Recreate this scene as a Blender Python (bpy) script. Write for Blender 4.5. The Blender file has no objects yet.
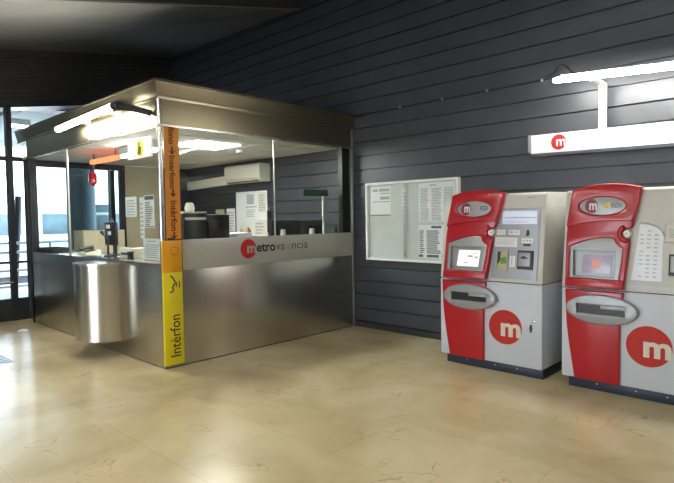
import bpy, bmesh, math, random
from mathutils import Vector, Matrix
random.seed(4)
S = bpy.context.scene
C = S.collection
PI = math.pi

# ------------------------------------------------------------------ materials
def mat(name, col, rough=.5, metal=0., spec=.5, var=.06, scale=6., stretch=(1, 1, 1), bump=0., bscale=60., coat=0., emit=None, estr=0., aniso=0., arot=0., rvar=0.):
    m = bpy.data.materials.new(name); m.use_nodes = True
    nt = m.node_tree; N = nt.nodes; L = nt.links
    b = N['Principled BSDF']
    tc = N.new('ShaderNodeTexCoord'); mp = N.new('ShaderNodeMapping'); mp.inputs['Scale'].default_value = stretch
    L.new(tc.outputs['Object'], mp.inputs['Vector'])
    nz = N.new('ShaderNodeTexNoise'); nz.inputs['Scale'].default_value = scale; nz.inputs['Detail'].default_value = 5
    L.new(mp.outputs['Vector'], nz.inputs['Vector'])
    rp = N.new('ShaderNodeValToRGB')
    rp.color_ramp.elements[0].position = .3; rp.color_ramp.elements[1].position = .7
    rp.color_ramp.elements[0].color = (*[max(0, c * (1 - var)) for c in col], 1)
    rp.color_ramp.elements[1].color = (*[min(1, c * (1 + var)) for c in col], 1)
    L.new(nz.outputs['Fac'], rp.inputs['Fac']); L.new(rp.outputs['Color'], b.inputs['Base Color'])
    b.inputs['Roughness'].default_value = rough; b.inputs['Metallic'].default_value = metal
    b.inputs['Specular IOR Level'].default_value = spec; b.inputs['Coat Weight'].default_value = coat
    if aniso:
        b.inputs['Anisotropic'].default_value = aniso; b.inputs['Anisotropic Rotation'].default_value = arot
        tg = N.new('ShaderNodeTangent'); tg.direction_type = 'RADIAL'; tg.axis = 'Z'; L.new(tg.outputs[0], b.inputs['Tangent'])
    if rvar:
        mr = N.new('ShaderNodeMapRange'); mr.inputs[1].default_value = .3; mr.inputs[2].default_value = .7
        mr.inputs[3].default_value = rough - rvar; mr.inputs[4].default_value = rough + rvar
        L.new(nz.outputs['Fac'], mr.inputs[0]); L.new(mr.outputs[0], b.inputs['Roughness'])
    if bump:
        n2 = N.new('ShaderNodeTexNoise'); n2.inputs['Scale'].default_value = bscale; L.new(mp.outputs['Vector'], n2.inputs['Vector'])
        bp = N.new('ShaderNodeBump'); bp.inputs['Strength'].default_value = bump; bp.inputs['Distance'].default_value = .004
        L.new(n2.outputs['Fac'], bp.inputs['Height']); L.new(bp.outputs['Normal'], b.inputs['Normal'])
    if emit:
        b.inputs['Emission Color'].default_value = (*emit, 1); b.inputs['Emission Strength'].default_value = estr
    return m

def glass_mat(name, tint=(.93, .96, .95), refl=1.0, rough=.0):
    m = bpy.data.materials.new(name); m.use_nodes = True
    nt = m.node_tree; N = nt.nodes; L = nt.links
    N.remove(N['Principled BSDF']); out = N['Material Output']
    t = N.new('ShaderNodeBsdfTransparent'); t.inputs[0].default_value = (*tint, 1)
    g = N.new('ShaderNodeBsdfGlossy'); g.inputs['Roughness'].default_value = rough; g.inputs['Color'].default_value = (refl, refl, refl, 1)
    f = N.new('ShaderNodeFresnel'); f.inputs['IOR'].default_value = 1.45
    mx = N.new('ShaderNodeMixShader'); ge = N.new('ShaderNodeNewGeometry'); iv = N.new('ShaderNodeMath'); iv.operation = 'SUBTRACT'; iv.inputs[0].default_value = 1; L.new(ge.outputs['Backfacing'], iv.inputs[1])
    mu = N.new('ShaderNodeMath'); mu.operation = 'MULTIPLY'; L.new(f.outputs[0], mu.inputs[0]); L.new(iv.outputs[0], mu.inputs[1])
    L.new(mu.outputs[0], mx.inputs[0]); L.new(t.outputs[0], mx.inputs[1]); L.new(g.outputs[0], mx.inputs[2])
    L.new(mx.outputs[0], out.inputs[0])
    return m

def floor_mat():
    m = bpy.data.materials.new('polished_beige_marble'); m.use_nodes = True
    nt = m.node_tree; N = nt.nodes; L = nt.links; b = N['Principled BSDF']
    tc = N.new('ShaderNodeTexCoord')
    n1 = N.new('ShaderNodeTexNoise'); n1.inputs['Scale'].default_value = 1.1; n1.inputs['Detail'].default_value = 8; n1.inputs['Distortion'].default_value = .8
    L.new(tc.outputs['Object'], n1.inputs['Vector'])
    r1 = N.new('ShaderNodeValToRGB')
    e = r1.color_ramp.elements; e[0].position = .28; e[0].color = (.50, .405, .225, 1); e[1].position = .72; e[1].color = (.74, .645, .42, 1)
    x = e.new(.5); x.color = (.62, .52, .305, 1)
    L.new(n1.outputs['Fac'], r1.inputs['Fac'])
    # veins : thin lines of a distorted noise, in patches
    n2 = N.new('ShaderNodeTexNoise'); n2.inputs['Scale'].default_value = 1.7; n2.inputs['Detail'].default_value = 6; n2.inputs['Distortion'].default_value = 1.4
    L.new(tc.outputs['Object'], n2.inputs['Vector'])
    a1 = N.new('ShaderNodeMath'); a1.operation = 'SUBTRACT'; a1.inputs[1].default_value = .5; L.new(n2.outputs['Fac'], a1.inputs[0])
    a2 = N.new('ShaderNodeMath'); a2.operation = 'ABSOLUTE'; L.new(a1.outputs[0], a2.inputs[0])
    mr = N.new('ShaderNodeMapRange'); mr.inputs[1].default_value = 0; mr.inputs[2].default_value = .009; mr.inputs[3].default_value = 1; mr.inputs[4].default_value = 0
    L.new(a2.outputs[0], mr.inputs[0])
    n3 = N.new('ShaderNodeTexNoise'); n3.inputs['Scale'].default_value = 2.3; n3.inputs['Detail'].default_value = 3; L.new(tc.outputs['Object'], n3.inputs['Vector'])
    m3 = N.new('ShaderNodeMapRange'); m3.inputs[1].default_value = .52; m3.inputs[2].default_value = .64; m3.inputs[3].default_value = 0; m3.inputs[4].default_value = .75
    L.new(n3.outputs['Fac'], m3.inputs[0])
    ml = N.new('ShaderNodeMath'); ml.operation = 'MULTIPLY'; L.new(mr.outputs[0], ml.inputs[0]); L.new(m3.outputs[0], ml.inputs[1])
    mx = N.new('ShaderNodeMixRGB'); mx.inputs[2].default_value = (.33, .235, .12, 1); L.new(ml.outputs[0], mx.inputs[0]); L.new(r1.outputs['Color'], mx.inputs[1])
    # slab joints, faint
    mp = N.new('ShaderNodeMapping'); mp.inputs['Location'].default_value = (.23, .17, 0); L.new(tc.outputs['Object'], mp.inputs['Vector'])
    br = N.new('ShaderNodeTexBrick'); br.inputs['Scale'].default_value = 1; br.inputs['Brick Width'].default_value = 1.2; br.inputs['Row Height'].default_value = .8
    br.inputs['Mortar Size'].default_value = .004; br.inputs['Color1'].default_value = (1, 1, 1, 1); br.inputs['Color2'].default_value = (.93, .93, .92, 1); br.inputs['Mortar'].default_value = (.86, .84, .8, 1)
    L.new(mp.outputs['Vector'], br.inputs['Vector'])
    mm = N.new('ShaderNodeMixRGB'); mm.blend_type = 'MULTIPLY'; mm.inputs[0].default_value = 1; L.new(mx.outputs[0], mm.inputs[1]); L.new(br.outputs['Color'], mm.inputs[2])
    L.new(mm.outputs[0], b.inputs['Base Color'])
    n4 = N.new('ShaderNodeTexNoise'); n4.inputs['Scale'].default_value = 3; n4.inputs['Detail'].default_value = 4; L.new(tc.outputs['Object'], n4.inputs['Vector'])
    m4 = N.new('ShaderNodeMapRange'); m4.inputs[3].default_value = .14; m4.inputs[4].default_value = .32; L.new(n4.outputs['Fac'], m4.inputs[0]); L.new(m4.outputs[0], b.inputs['Roughness'])
    b.inputs['Specular IOR Level'].default_value = .38
    return m

def emis(name, col, s):
    m = bpy.data.materials.new(name); m.use_nodes = True
    N = m.node_tree.nodes; N.remove(N['Principled BSDF'])
    e = N.new('ShaderNodeEmission'); e.inputs[0].default_value = (*col, 1); e.inputs[1].default_value = s
    m.node_tree.links.new(e.outputs[0], N['Material Output'].inputs[0])
    return m

TUBE = 36.0
M = dict(
    floor=floor_mat(),
    slat=mat('blue_grey_metal_slats', (.055, .060, .072), .42, .25, .5, .12, 3, (1, 1, 1), .05, 90, rvar=.06),
    slat_dark=mat('dark_bulkhead_slats', (.05, .049, .049), .45, .1, .5, .15, 4),
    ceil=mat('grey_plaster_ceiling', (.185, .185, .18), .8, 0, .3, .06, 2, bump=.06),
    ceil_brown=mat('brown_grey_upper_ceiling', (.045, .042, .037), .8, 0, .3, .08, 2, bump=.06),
    plaster=mat('grey_plaster_wall', (.30, .30, .29), .8, 0, .3, .05, 2, bump=.05),
    base=mat('dark_skirting', (.035, .037, .045), .4, .1),
    steel=mat('brushed_stainless_steel', (.52, .50, .455), .27, 1, .5, .015, 1.2, aniso=.55, arot=.25),
    steel_band=mat('satin_steel_fascia', (.30, .26, .175), .3, 1, .5, .02, 1.2),
    steel_trim=mat('bright_steel_trim', (.66, .64, .60), .24, 1, .5, .04),
    alu=mat('anodised_aluminium', (.60, .60, .58), .38, .85, .5, .04),
    frost=mat('frosted_grey_band', (.43, .43, .40), .42, .25, .5, .04, 3),
    black=mat('black_plastic', (.016, .016, .018), .38, 0, .5, .1),
    darkframe=mat('dark_window_frame', (.03, .032, .036), .4, .3),
    glass=glass_mat('booth_glass', refl=.4),
    glass_fac=glass_mat('facade_glass', (.80, .86, .88), 1.0, .01),
    glass_case=glass_mat('case_glass', (.97, .985, .975), 1.0, .03),
    tile=mat('booth_ceiling_tile', (.62, .62, .58), .7, 0, .4, .03),
    beige=mat('beige_partition', (.55, .50, .36), .6, 0, .4, .05),
    cream=mat('cream_plastic', (.62, .60, .52), .45, 0, .5, .03),
    white=mat('white_paint', (.78, .78, .76), .4, 0, .5, .02),
    paper=mat('white_paper', (.80, .81, .83), .7, 0, .3, .03),
    poster=mat('glossy_white_poster', (.80, .84, .90), .3, 0, .5, .03),
    print_pale=mat('faint_print', (.50, .54, .60), .6, 0, .3, .2, 40),
    paper_warm=mat('aged_paper', (.68, .67, .58), .7, 0, .3, .04),
    ink=mat('print_ink', (.13, .13, .16), .7, 0, .3, .2, 40),
    ink_soft=mat('pale_print', (.40, .41, .44), .7, 0, .3, .2, 40),
    ink_red=mat('red_print', (.45, .03, .03), .6, 0, .3, .1),
    orange=mat('orange_film', (.68, .255, .01), .45, 0, .5, .04),
    amber=mat('amber_panel', (.80, .37, .01), .4, 0, .5, .03),
    yellow=mat('yellow_panel', (.80, .67, .01), .4, 0, .5, .03),
    brown=mat('brown_lettering', (.10, .022, .008), .5),
    letter=mat('black_lettering', (.018, .018, .018), .5),
    grey_letter=mat('grey_lettering', (.09, .09, .09), .5),
    faded=mat('faded_lettering', (.31, .31, .285), .5),
    logo_red=mat('logo_red', (.50, .010, .009), .42, 0, .5, .04),
    logo_red2=mat('machine_logo_red', (.48, .018, .010), .5, 0, .4, .05),
    shell=mat('red_moulded_plastic', (.42, .004, .013), .3, 0, .5, .05, 3, coat=.25),
    cabinet=mat('pale_grey_powder_coat', (.56, .60, .665), .42, 0, .5, .03, 3, bump=.02, bscale=300),
    cab_cream=mat('white_powder_coat_top', (.60, .595, .56), .42, 0, .5, .03, 3),
    facia=mat('blue_grey_instrument_panel', (.36, .39, .44), .38, .15, .5, .04),
    silver=mat('silver_plastic', (.33, .34, .355), .36, .3, .5, .04),
    plinth=mat('navy_plinth', (.022, .03, .055), .45, 0, .5, .1),
    maroon=mat('maroon_logo', (.22, .012, .03), .45),
    gold=mat('yellow_lettering', (.75, .55, .05), .5),
    slot=mat('slot_black', (.014, .015, .02), .35),
    chrome=mat('chrome', (.75, .75, .75), .15, 1),
    green=mat('green_light_film', (.14, .30, .05), .4, 0, .5, .2, 30),
    green_dark=mat('dark_green_sign', (.02, .085, .045), .5),
    screen=mat('touch_screen_reflection_glow', (.75, .75, .70), .2, 0, .5, .03, emit=(1, .97, .88), estr=.22),  # glow stands in for the white reflection on this screen
    screen_dark=mat('dim_touch_screen', (.09, .085, .11), .2, 0, .5, .25, 14, emit=(.30, .27, .34), estr=.25),
    screen_mark=mat('orange_screen_mark', (.42, .10, .06), .3, emit=(.6, .14, .08), estr=.25),
    display=mat('pale_blue_display', (.50, .56, .68), .3, 0, .5, .04, emit=(.6, .7, .9), estr=.12),
    tube=emis('lit_fluorescent_tube', (1, .965, .86), TUBE),
    tube_big=emis('lit_fluorescent_tube_booth', (1, .95, .82), TUBE * .9),
    lamp_tube=emis('lit_lamp_tube', (1, .955, .86), 28),
    panel_light=emis('lit_ceiling_panel', (1, .98, .92), 22),
    lightbox=mat('white_sign_painted_glow', (.82, .82, .79), .35, 0, .5, .01, emit=(1, .99, .95), estr=.12),  # faint glow stands in for tube light falling on the unlit boards
    red_glow=emis('glowing_red_reflection', (1, .10, .04), 2.0),
    led_amber=emis('lit_amber_led', (1, .45, .05), 1.6),
    concrete=mat('grey_blue_concrete', (.17, .225, .26), .7, 0, .3, .08, 3, bump=.1),
    platform=mat('platform_paving', (.48, .48, .46), .7, 0, .3, .08, 4),
    train=mat('white_train_paint', (.78, .80, .80), .35, 0, .5, .03),
    train_glass=mat('train_window_glass', (.16, .21, .25), .2, 0, .5, .3, 2),
    train_dark=mat('train_underframe', (.10, .10, .11), .6),
    canopy=mat('pale_grey_canopy', (.78, .79, .80), .7, 0, .3, .04),
    rail=mat('galvanised_rail', (.55, .56, .56), .4, .7),
    skin=mat('skin', (.55, .32, .22), .5, 0, .4, .05, 20),
    hair=mat('fair_hair', (.15, .115, .07), .55, 0, .4, .3, 40, (1, 1, 6)),
    shirt=mat('dark_shirt', (.06, .08, .12), .8, 0, .2, .1, 30),
    fabric=mat('office_chair_fabric', (.03, .035, .045), .85, 0, .2, .1, 60),
    wood=mat('desk_laminate', (.42, .38, .30), .45, 0, .5, .06, 3, (1, 8, 1)),
    board_back=mat('grey_green_board', (.58, .61, .59), .6, 0, .4, .03),
    note=mat('yellow_note', (.50, .45, .22), .7),
)

# ------------------------------------------------------------------ mesh builder
def curve_to_mesh(cd):
    o = bpy.data.objects.new('tmp', cd); C.objects.link(o)
    dg = bpy.context.evaluated_depsgraph_get(); dg.update()
    me = bpy.data.meshes.new_from_object(o.evaluated_get(dg))
    C.objects.unlink(o); bpy.data.objects.remove(o)
    return me

class MB:
    def __init__(s): s.bm = bmesh.new()
    def faces(s, vs, fs, m=0):
        b = [s.bm.verts.new(v) for v in vs]; out = []
        for f in fs:
            try:
                q = s.bm.faces.new([b[i] for i in f]); q.material_index = m; out.append(q)
            except ValueError: pass
        return out
    def box(s, x0, x1, y0, y1, z0, z1, m=0, b=0., fn=None, seg=2):
        vs = [(x, y, z) for z in (z0, z1) for y in (y0, y1) for x in (x0, x1)]
        fs = [(0, 2, 3, 1), (4, 5, 7, 6), (0, 1, 5, 4), (2, 6, 7, 3), (0, 4, 6, 2), (1, 3, 7, 5)]
        t = bmesh.new(); bv = [t.verts.new(v) for v in vs]
        for f in fs: t.faces.new([bv[i] for i in f])
        if b: bmesh.ops.bevel(t, geom=list(t.edges), offset=b, segments=seg, profile=.5, affect='EDGES')
        s.merge(t, m, fn); return s
    def merge(s, t, m=0, fn=None):
        t.verts.index_update(); vs = [tuple(v.co) for v in t.verts]
        if fn: vs = [fn(*v) for v in vs]
        s.faces(vs, [[v.index for v in f.verts] for f in t.faces], m); t.free()
    def merge_mesh(s, me, m=0, fn=None):
        vs = [tuple(v.co) for v in me.vertices]
        if fn: vs = [fn(*v) for v in vs]
        s.faces(vs, [list(p.vertices) for p in me.polygons], m)
        bpy.data.meshes.remove(me)
    def tube(s, pts, r, n=12, m=0, caps=True):
        pts = [Vector(p) for p in pts]; rings = []
        prev = None
        for i, p in enumerate(pts):
            d = (pts[min(i + 1, len(pts) - 1)] - pts[max(i - 1, 0)]).normalized()
            if prev is None:
                a = d.orthogonal().normalized()
            else:
                a = (prev - d * prev.dot(d)).normalized()
            prev = a; c = d.cross(a)
            rr = r[i] if isinstance(r, (list, tuple)) else r
            rings.append([s.bm.verts.new(p + (a * math.cos(2 * PI * k / n) + c * math.sin(2 * PI * k / n)) * rr) for k in range(n)])
        for A, B in zip(rings, rings[1:]):
            for k in range(n):
                f = s.bm.faces.new((A[k], A[(k + 1) % n], B[(k + 1) % n], B[k])); f.material_index = m
        if caps:
            for R_ in (rings[0][::-1], rings[-1]):
                f = s.bm.faces.new(R_); f.material_index = m
        return s
    def lathe(s, prof, c=(0, 0, 0), n=24, m=0, axis='z', fn=None):
        rings = []
        for r, h in prof:
            ring = []
            for k in range(n):
                a = 2 * PI * k / n; u, v = r * math.cos(a), r * math.sin(a)
                p = {'z': (u, v, h), 'y': (u, h, v), 'x': (h, u, v)}[axis]
                p = (p[0] + c[0], p[1] + c[1], p[2] + c[2])
                if fn: p = fn(*p)
                ring.append(s.bm.verts.new(p))
            rings.append(ring)
        for A, B in zip(rings, rings[1:]):
            for k in range(n):
                f = s.bm.faces.new((A[k], A[(k + 1) % n], B[(k + 1) % n], B[k])); f.material_index = m
        for R_ in (rings[0][::-1], rings[-1]):
            f = s.bm.faces.new(R_); f.material_index = m
        return s
    def prism(s, poly, a0, a1, fn, m=0):
        """polygon (p,q) swept from a0 to a1; fn(a,p,q)->xyz"""
        n = len(poly)
        vs = [fn(a0, *p) for p in poly] + [fn(a1, *p) for p in poly]
        fs = [list(range(n))[::-1], list(range(n, 2 * n))] + [(i, (i + 1) % n, n + (i + 1) % n, n + i) for i in range(n)]
        s.faces(vs, fs, m); return s
    def plate(s, outs, w0, w1, fn, m=0, b=0., grid=0):
        """filled outlines (holes allowed) from depth w0 to w1 (w grows towards the viewer)"""
        cd = bpy.data.curves.new('t', 'CURVE'); cd.dimensions = '2D'; cd.fill_mode = 'BOTH'
        b = min(b, (w1 - w0) / 2 - 1e-5)
        cd.extrude = (w1 - w0) / 2 - max(b, 0); cd.bevel_depth = max(b, 0); cd.bevel_resolution = 2; cd.offset = -max(b, 0)
        for o in outs:
            sp = cd.splines.new('POLY'); sp.points.add(len(o) - 1); sp.use_cyclic_u = True
            for p, q in zip(sp.points, o): p.co = (q[0], q[1], 0, 1)
        me = curve_to_mesh(cd); bpy.data.curves.remove(cd)
        mid = (w0 + w1) / 2
        s.merge_mesh(me, m, lambda u, v, w: fn(u, v, w + mid)); return s
    def text(s, txt, u0, u1, v0, v1, fn, m=0, bold=0., ext=.0008, w=.0012, clip=None):
        cd = bpy.data.curves.new('t', 'FONT'); cd.body = txt; cd.size = 1; cd.offset = bold; cd.extrude = .5; cd.resolution_u = 3
        me = curve_to_mesh(cd); bpy.data.curves.remove(cd)
        xs = [v.co.x for v in me.vertices]; ys = [v.co.y for v in me.vertices]
        X0, X1, Y0, Y1 = min(xs), max(xs), min(ys), max(ys)
        def f(x, y, z): return fn(u0 + (x - X0) / (X1 - X0) * (u1 - u0), v0 + (y - Y0) / (Y1 - Y0) * (v1 - v0), w + z * 2 * ext)
        s.merge_mesh(me, m, f); return s
    def quad(s, u0, u1, v0, v1, fn, m=0, w=.001):
        s.faces([fn(u0, v0, w), fn(u1, v0, w), fn(u1, v1, w), fn(u0, v1, w)], [(0, 1, 2, 3)], m); return s
    def build(s, name, mats, parent=None, origin=None, smooth=True, angle=32, weld=True):
        bm = s.bm
        if weld: bmesh.ops.remove_doubles(bm, verts=bm.verts, dist=1e-6)
        bmesh.ops.recalc_face_normals(bm, faces=bm.faces)
        if origin is None: origin = org(parent)
        if origin: bmesh.ops.translate(bm, verts=bm.verts, vec=-Vector(origin))
        me = bpy.data.meshes.new(name); bm.to_mesh(me); bm.free()
        for m in (mats if isinstance(mats, (list, tuple)) else [mats]): me.materials.append(M[m])
        if smooth:
            me.shade_smooth(); me.set_sharp_from_angle(angle=math.radians(angle))
        o = bpy.data.objects.new(name, me); C.objects.link(o)
        if parent: o.parent = parent
        else: o.location = origin or (0, 0, 0)
        return o

def org(p):
    if p is None: return None
    v = Vector((0, 0, 0))
    while p: v += Vector(p.location); p = p.parent
    return v
def tag(o, label, cat, group=None):
    o['label'] = label; o['category'] = cat
    if group: o['group'] = group
    return o
def thing(name, loc, label, cat, group=None):
    o = bpy.data.objects.new(name, None); C.objects.link(o); o.location = loc; o.empty_display_size = .1
    return tag(o, label, cat, group)
def struct(o): o['kind'] = 'structure'; return o
def FX(x): return lambda u, v, w: (x + w, u, v)            # a face looking to +x : u runs along +y
def FY(y): return lambda u, v, w: (u, y - w, v)            # a face looking to -y : u runs along +x
def FXn(x): return lambda u, v, w: (x - w, -u, v)
def circle(cx, cy, rx, ry=None, n=40, a0=0, a1=2 * PI):
    ry = rx if ry is None else ry
    return [(cx + rx * math.cos(a0 + (a1 - a0) * k / n), cy + ry * math.sin(a0 + (a1 - a0) * k / n)) for k in range(n)]
def rect(u0, u1, v0, v1): return [(u0, v0), (u1, v0), (u1, v1), (u0, v1)]

D = 3.0753

# ------------------------------------------------------------------ setting
b = MB(); b.box(-4.62, 11, -16, .0, -.12, 0); struct(b.build('floor', 'floor', origin=(0, 0, 0), smooth=False))
# slatted wall : one profile swept along x
ks, z0 = .19899, 2.679
prof = []
zj = [z0 - ks * k for k in range(13, -18, -1)]
prof.append((0.0, 0.0))
for z in zj:
    if z < .05: continue
    prof += [(0.0, z - .011), (.03, z - .009), (.03, z + .005), (-.004, z + .008)]
prof.append((0, 6.2))
b = MB()
vs = []; fs = []
for i, (p, z) in enumerate(prof): vs += [(-5.4, p, z), (11, p, z)]
for i in range(len(prof) - 1): fs.append((2 * i, 2 * i + 1, 2 * i + 3, 2 * i + 2))
b.faces(vs, fs)
b.faces([(-5.4, .15, 0), (11, .15, 0), (11, .15, 6.2), (-5.4, .15, 6.2)], [(0, 3, 2, 1)])
struct(b.build('wall_right', 'slat', origin=(0, 0, 0), smooth=False))
b = MB(); b.box(.012, 11, -.02, .012, 0, .085, b=.004); struct(b.build('baseboard_right', 'base', origin=(0, 0, 0)))
def cz(y, x=2.):
    t = (min(x, -1.1) + 5.03) / 3.93
    return 4.99 - .085 * t + (.194 + .04 * t) * max(y, -6.2)
# ceiling : sloped slab, lower part towards the facade, upper part beyond its lip
def slab(x0, x1, dz, th=.14):
    b = MB(); pts = [.15, -6.2, -16]
    for y1, y0 in zip(pts, pts[1:]):
        vs = [(x, y, cz(y, x) + dz + t) for t in (0, th) for y in (y0, y1) for x in (x0, x1)]
        b.faces(vs, [(0, 2, 3, 1), (4, 5, 7, 6), (0, 1, 5, 4), (2, 6, 7, 3), (0, 4, 6, 2), (1, 3, 7, 5)])
    return b
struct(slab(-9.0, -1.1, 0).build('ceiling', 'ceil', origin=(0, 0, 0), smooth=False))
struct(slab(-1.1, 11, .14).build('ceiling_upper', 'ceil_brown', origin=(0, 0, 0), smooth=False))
b = MB()
y1, y2 = -.02, -6.2
b.faces([(x, y, cz(y, x) + z) for y in (y1, y2) for x in (-1.115, -1.095) for z in (-.012, .004)],
        [(0, 1, 3, 2), (4, 6, 7, 5), (0, 2, 6, 4), (1, 5, 7, 3), (0, 4, 5, 1), (2, 3, 7, 6)])
struct(b.build('trim_1', 'ceil', origin=(0, 0, 0), smooth=False))
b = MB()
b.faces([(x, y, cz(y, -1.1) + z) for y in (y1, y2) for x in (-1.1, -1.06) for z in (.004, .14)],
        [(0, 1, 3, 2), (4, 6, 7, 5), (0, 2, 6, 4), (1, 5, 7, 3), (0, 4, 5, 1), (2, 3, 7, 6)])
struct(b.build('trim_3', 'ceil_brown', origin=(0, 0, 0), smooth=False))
b = MB(); b.box(11, 11.2, -16, .15, 0, 5.4); struct(b.build('wall_far_right', 'plaster', origin=(0, 0, 0), smooth=False))
b = MB(); b.plate([rect(-9, 11, 0, 4.2), rect(-1.5, 3.5, .02, 2.9)], 0, .2, lambda u, v, w: (u, -14 - w, v)); struct(b.build('wall_added_front', 'plaster', origin=(0, -14, 0), smooth=False))  # unseen wall added behind the camera, its opening limits the daylight
# dark slatted bulkhead above the facade (slats follow the ceiling)
b = MB()
sl = .17
npitch = 12; pitch = .064
for k in range(npitch):
    a = -.05 - pitch * k
    def P(y, z, x): return (x, y, 4.98 + sl * y + z)
    for (za, zb, x) in ((a - .05, a, -5.03), (a - pitch, a - .05, -5.06)):
        b.faces([P(-9, za, x), P(-.01, za, x), P(-.01, zb, x), P(-9, zb, x)], [(0, 1, 2, 3)])
    b.faces([P(-9, a - .05, -5.06), P(-.01, a - .05, -5.06), P(-.01, a - .05, -5.03), P(-9, a - .05, -5.03)], [(0, 1, 2, 3)])
    b.faces([P(-9, a, -5.06), P(-.01, a, -5.06), P(-.01, a, -5.03), P(-9, a, -5.03)], [(0, 1, 2, 3)])
b.faces([(-5.1, y, 4.98 + sl * y + z) for y in (-9, .0) for z in (-.82, .3)], [(0, 2, 3, 1)])
b.faces([(x, y, 4.98 + sl * y - .82) for y in (-9, .0) for x in (-5.1, -5.03)], [(0, 2, 3, 1)])
struct(b.build('wall_left', 'slat_dark', origin=(0, 0, 0), smooth=False))
b = MB(); b.box(-5.05, -5.01, -.07, -.02, 3.6, 4.96); struct(b.build('trim_2', 'slat', origin=(0, 0, 0), smooth=False))
# glazed facade
win = MB()
def hz(y): return 3.47 + .165 * (y + 3.3)
b = MB()
b.faces([(x, y, hz(y) + z) for y in (-9, -.0) for x in (-5.04, -4.56) for z in (-.035, .075)],
        [(0, 1, 3, 2), (4, 6, 7, 5), (0, 2, 6, 4), (1, 5, 7, 3), (0, 4, 5, 1), (2, 3, 7, 6)])
b.box(-4.65, -4.59, -9, -3.0, 2.60, 2.67)
b.box(-4.65, -4.59, -9, 0, .0, .06)
b.box(-4.64, -4.60, -9, -3.0, .06, .36)
for y in (-3.21, -2.96, -4.3, -5.4, -6.5, -7.6, -8.7, -1.55, -.05):
    w = .04 if y != -2.96 else .03
    b.box(-4.68, -4.56, y - w, y + w, 0, hz(y) if y != -2.96 else 2.66)
b.box(-4.64, -4.60, -9, -2.9, .93, .97)
wf = struct(b.build('window_1', 'darkframe', origin=(-4.62, -4.5, 0), smooth=False))
b = MB(); b.box(-4.625, -4.615, -9, -.05, .3, 3.44); b.build('glass_pane', 'glass_fac', wf, smooth=False)
b = MB(); b.tube([(-4.53, -3.25, .63), (-4.53, -4.25, .63)], .016); b.tube([(-4.53, -3.25, .63), (-4.57, -3.25, .63)], .012); b.tube([(-4.53, -4.25, .63), (-4.57, -4.25, .63)], .012)
b.build('push_bar', 'steel_trim', wf)

# ------------------------------------------------------------------ beyond the facade
b = MB(); b.box(-10.6, -4.64, -14, 26, -.3, -.02); b.box(-40, -10.6, -40, 60, -1.5, -1.2)
b.box(-10.7, -10.6, -14, 26, -1.3, -.02)
struct(b.build('floor_platform', 'platform', origin=(-8, 0, 0), smooth=False))
b = MB(); b.box(-9.6, -5.09, -14, .0, 3.6, 3.75); b.box(-9.7, -9.6, -14, .0, 3.45, 3.8); 
for k in range(9): b.box(-9.6, -5.12, -12 + k * 1.5, -11.85 + k * 1.5, 3.5, 3.6)
struct(b.build('ceiling_platform', 'canopy', origin=(-8, 0, 0), smooth=False))
b = MB(); b.lathe([(.28, 0), (.28, 3.5)], (-6.6, -1.33, -.02), 28); tag(b.build('concrete_column', 'concrete', origin=(-6.6, -1.33, -.02)), 'thick grey blue column on the platform, seen through the booth glass', 'column')
b = MB(); b.box(-9.3, -9.1, -14, -3.0, -.02, 3.6); struct(b.build('wall_reflection_blocker', 'plaster', origin=(-9.2, -8, 0), smooth=False))  # unseen wall added to keep bright sky out of the steel reflections
t = thing('platform_lamp', (-6.54, -2.46, 3.5), 'small white lamp under the platform roof at the far left', 'lamp')
b = MB(); b.box(-6.62, -6.46, -2.62, -2.30, 3.50, 3.6); b.build('housing', 'white', t)
b = MB(); b.tube([(-6.54, -2.6, 3.48), (-6.54, -2.32, 3.48)], .03, 10); b.build('tube', 'lamp_tube', t)
# train
t = thing('train', (-16, 3, -1.2), 'white train with a band of dark windows standing beyond the platform', 'train')
b = MB()
pr = [(-15, -.2), (-15.0, 2.1), (-15.15, 2.36), (-15.6, 2.55), (-17, 2.55), (-17.4, 2.2), (-17.4, -.2)]
b.prism(pr, -10, 22, lambda a, p, q: (p, a, q)); b.build('body', 'train', t, angle=20)
b = MB(); b.box(-17.2, -15.15, -9.8, 21.8, -1.15, -.2); b.build('underframe', 'train_dark', t)
for k in range(13):
    y = -9 + k * 2.4
    b = MB(); b.box(-15.0, -14.97, y, y + 1.75, 1.18, 1.88, b=.01); b.build('window', 'train_glass', t)
for k in range(4):
    y = -7.05 + k * 7.2
    b = MB(); b.box(-15.0, -14.98, y + 0.02, y + .5, -.05, 1.95, b=.008); b.build('door', 'alu', t)
b = MB(); b.box(-15.0, -14.985, -10, 22, .42, .56); b.build('stripe', 'wood', t)
# railing
t = thing('platform_railing', (-8, 1, -.02), 'pale metal railing along the platform edge behind the booth', 'railing')
b = MB()
for z in (1.15, .95, .55, .2): b.tube([(-8, -3, z), (-8, 4.6, z)], .03, 8)
b.build('rails', 'rail', t)
for k in range(6):
    b = MB(); b.tube([(-8, -3 + k * 1.5, -.02), (-8, -3 + k * 1.5, 1.17)], .035, 8); b.build('post', 'rail', t)
# notice panel on the platform
t = thing('platform_notice_board', (-7, -.69, -.02), 'grey upright board with a white strip near its top, on the platform', 'board')
b = MB(); b.box(-7.04, -7, -.92, -.49, .4, 1.98, b=.01); b.build('board', 'concrete', t)
b = MB(); b.box(-7.0, -6.99, -.87, -.54, 1.74, 1.80); b.build('white_strip', 'white', t)
for y in (-.88, -.53):
    b = MB(); b.box(-7.035, -7.005, y - .02, y + .02, -.02, .4); b.build('leg', 'darkframe', t)
b = MB(); b.tube([(-8.6, -2.1, -.02), (-8.6, -1.95, 2.2)], .07, 12)
tag(b.build('leaning_post', 'darkframe', origin=(-8.6, -2.1, -.02)), 'dark slightly leaning post on the platform left of the thick column', 'post')
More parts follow.
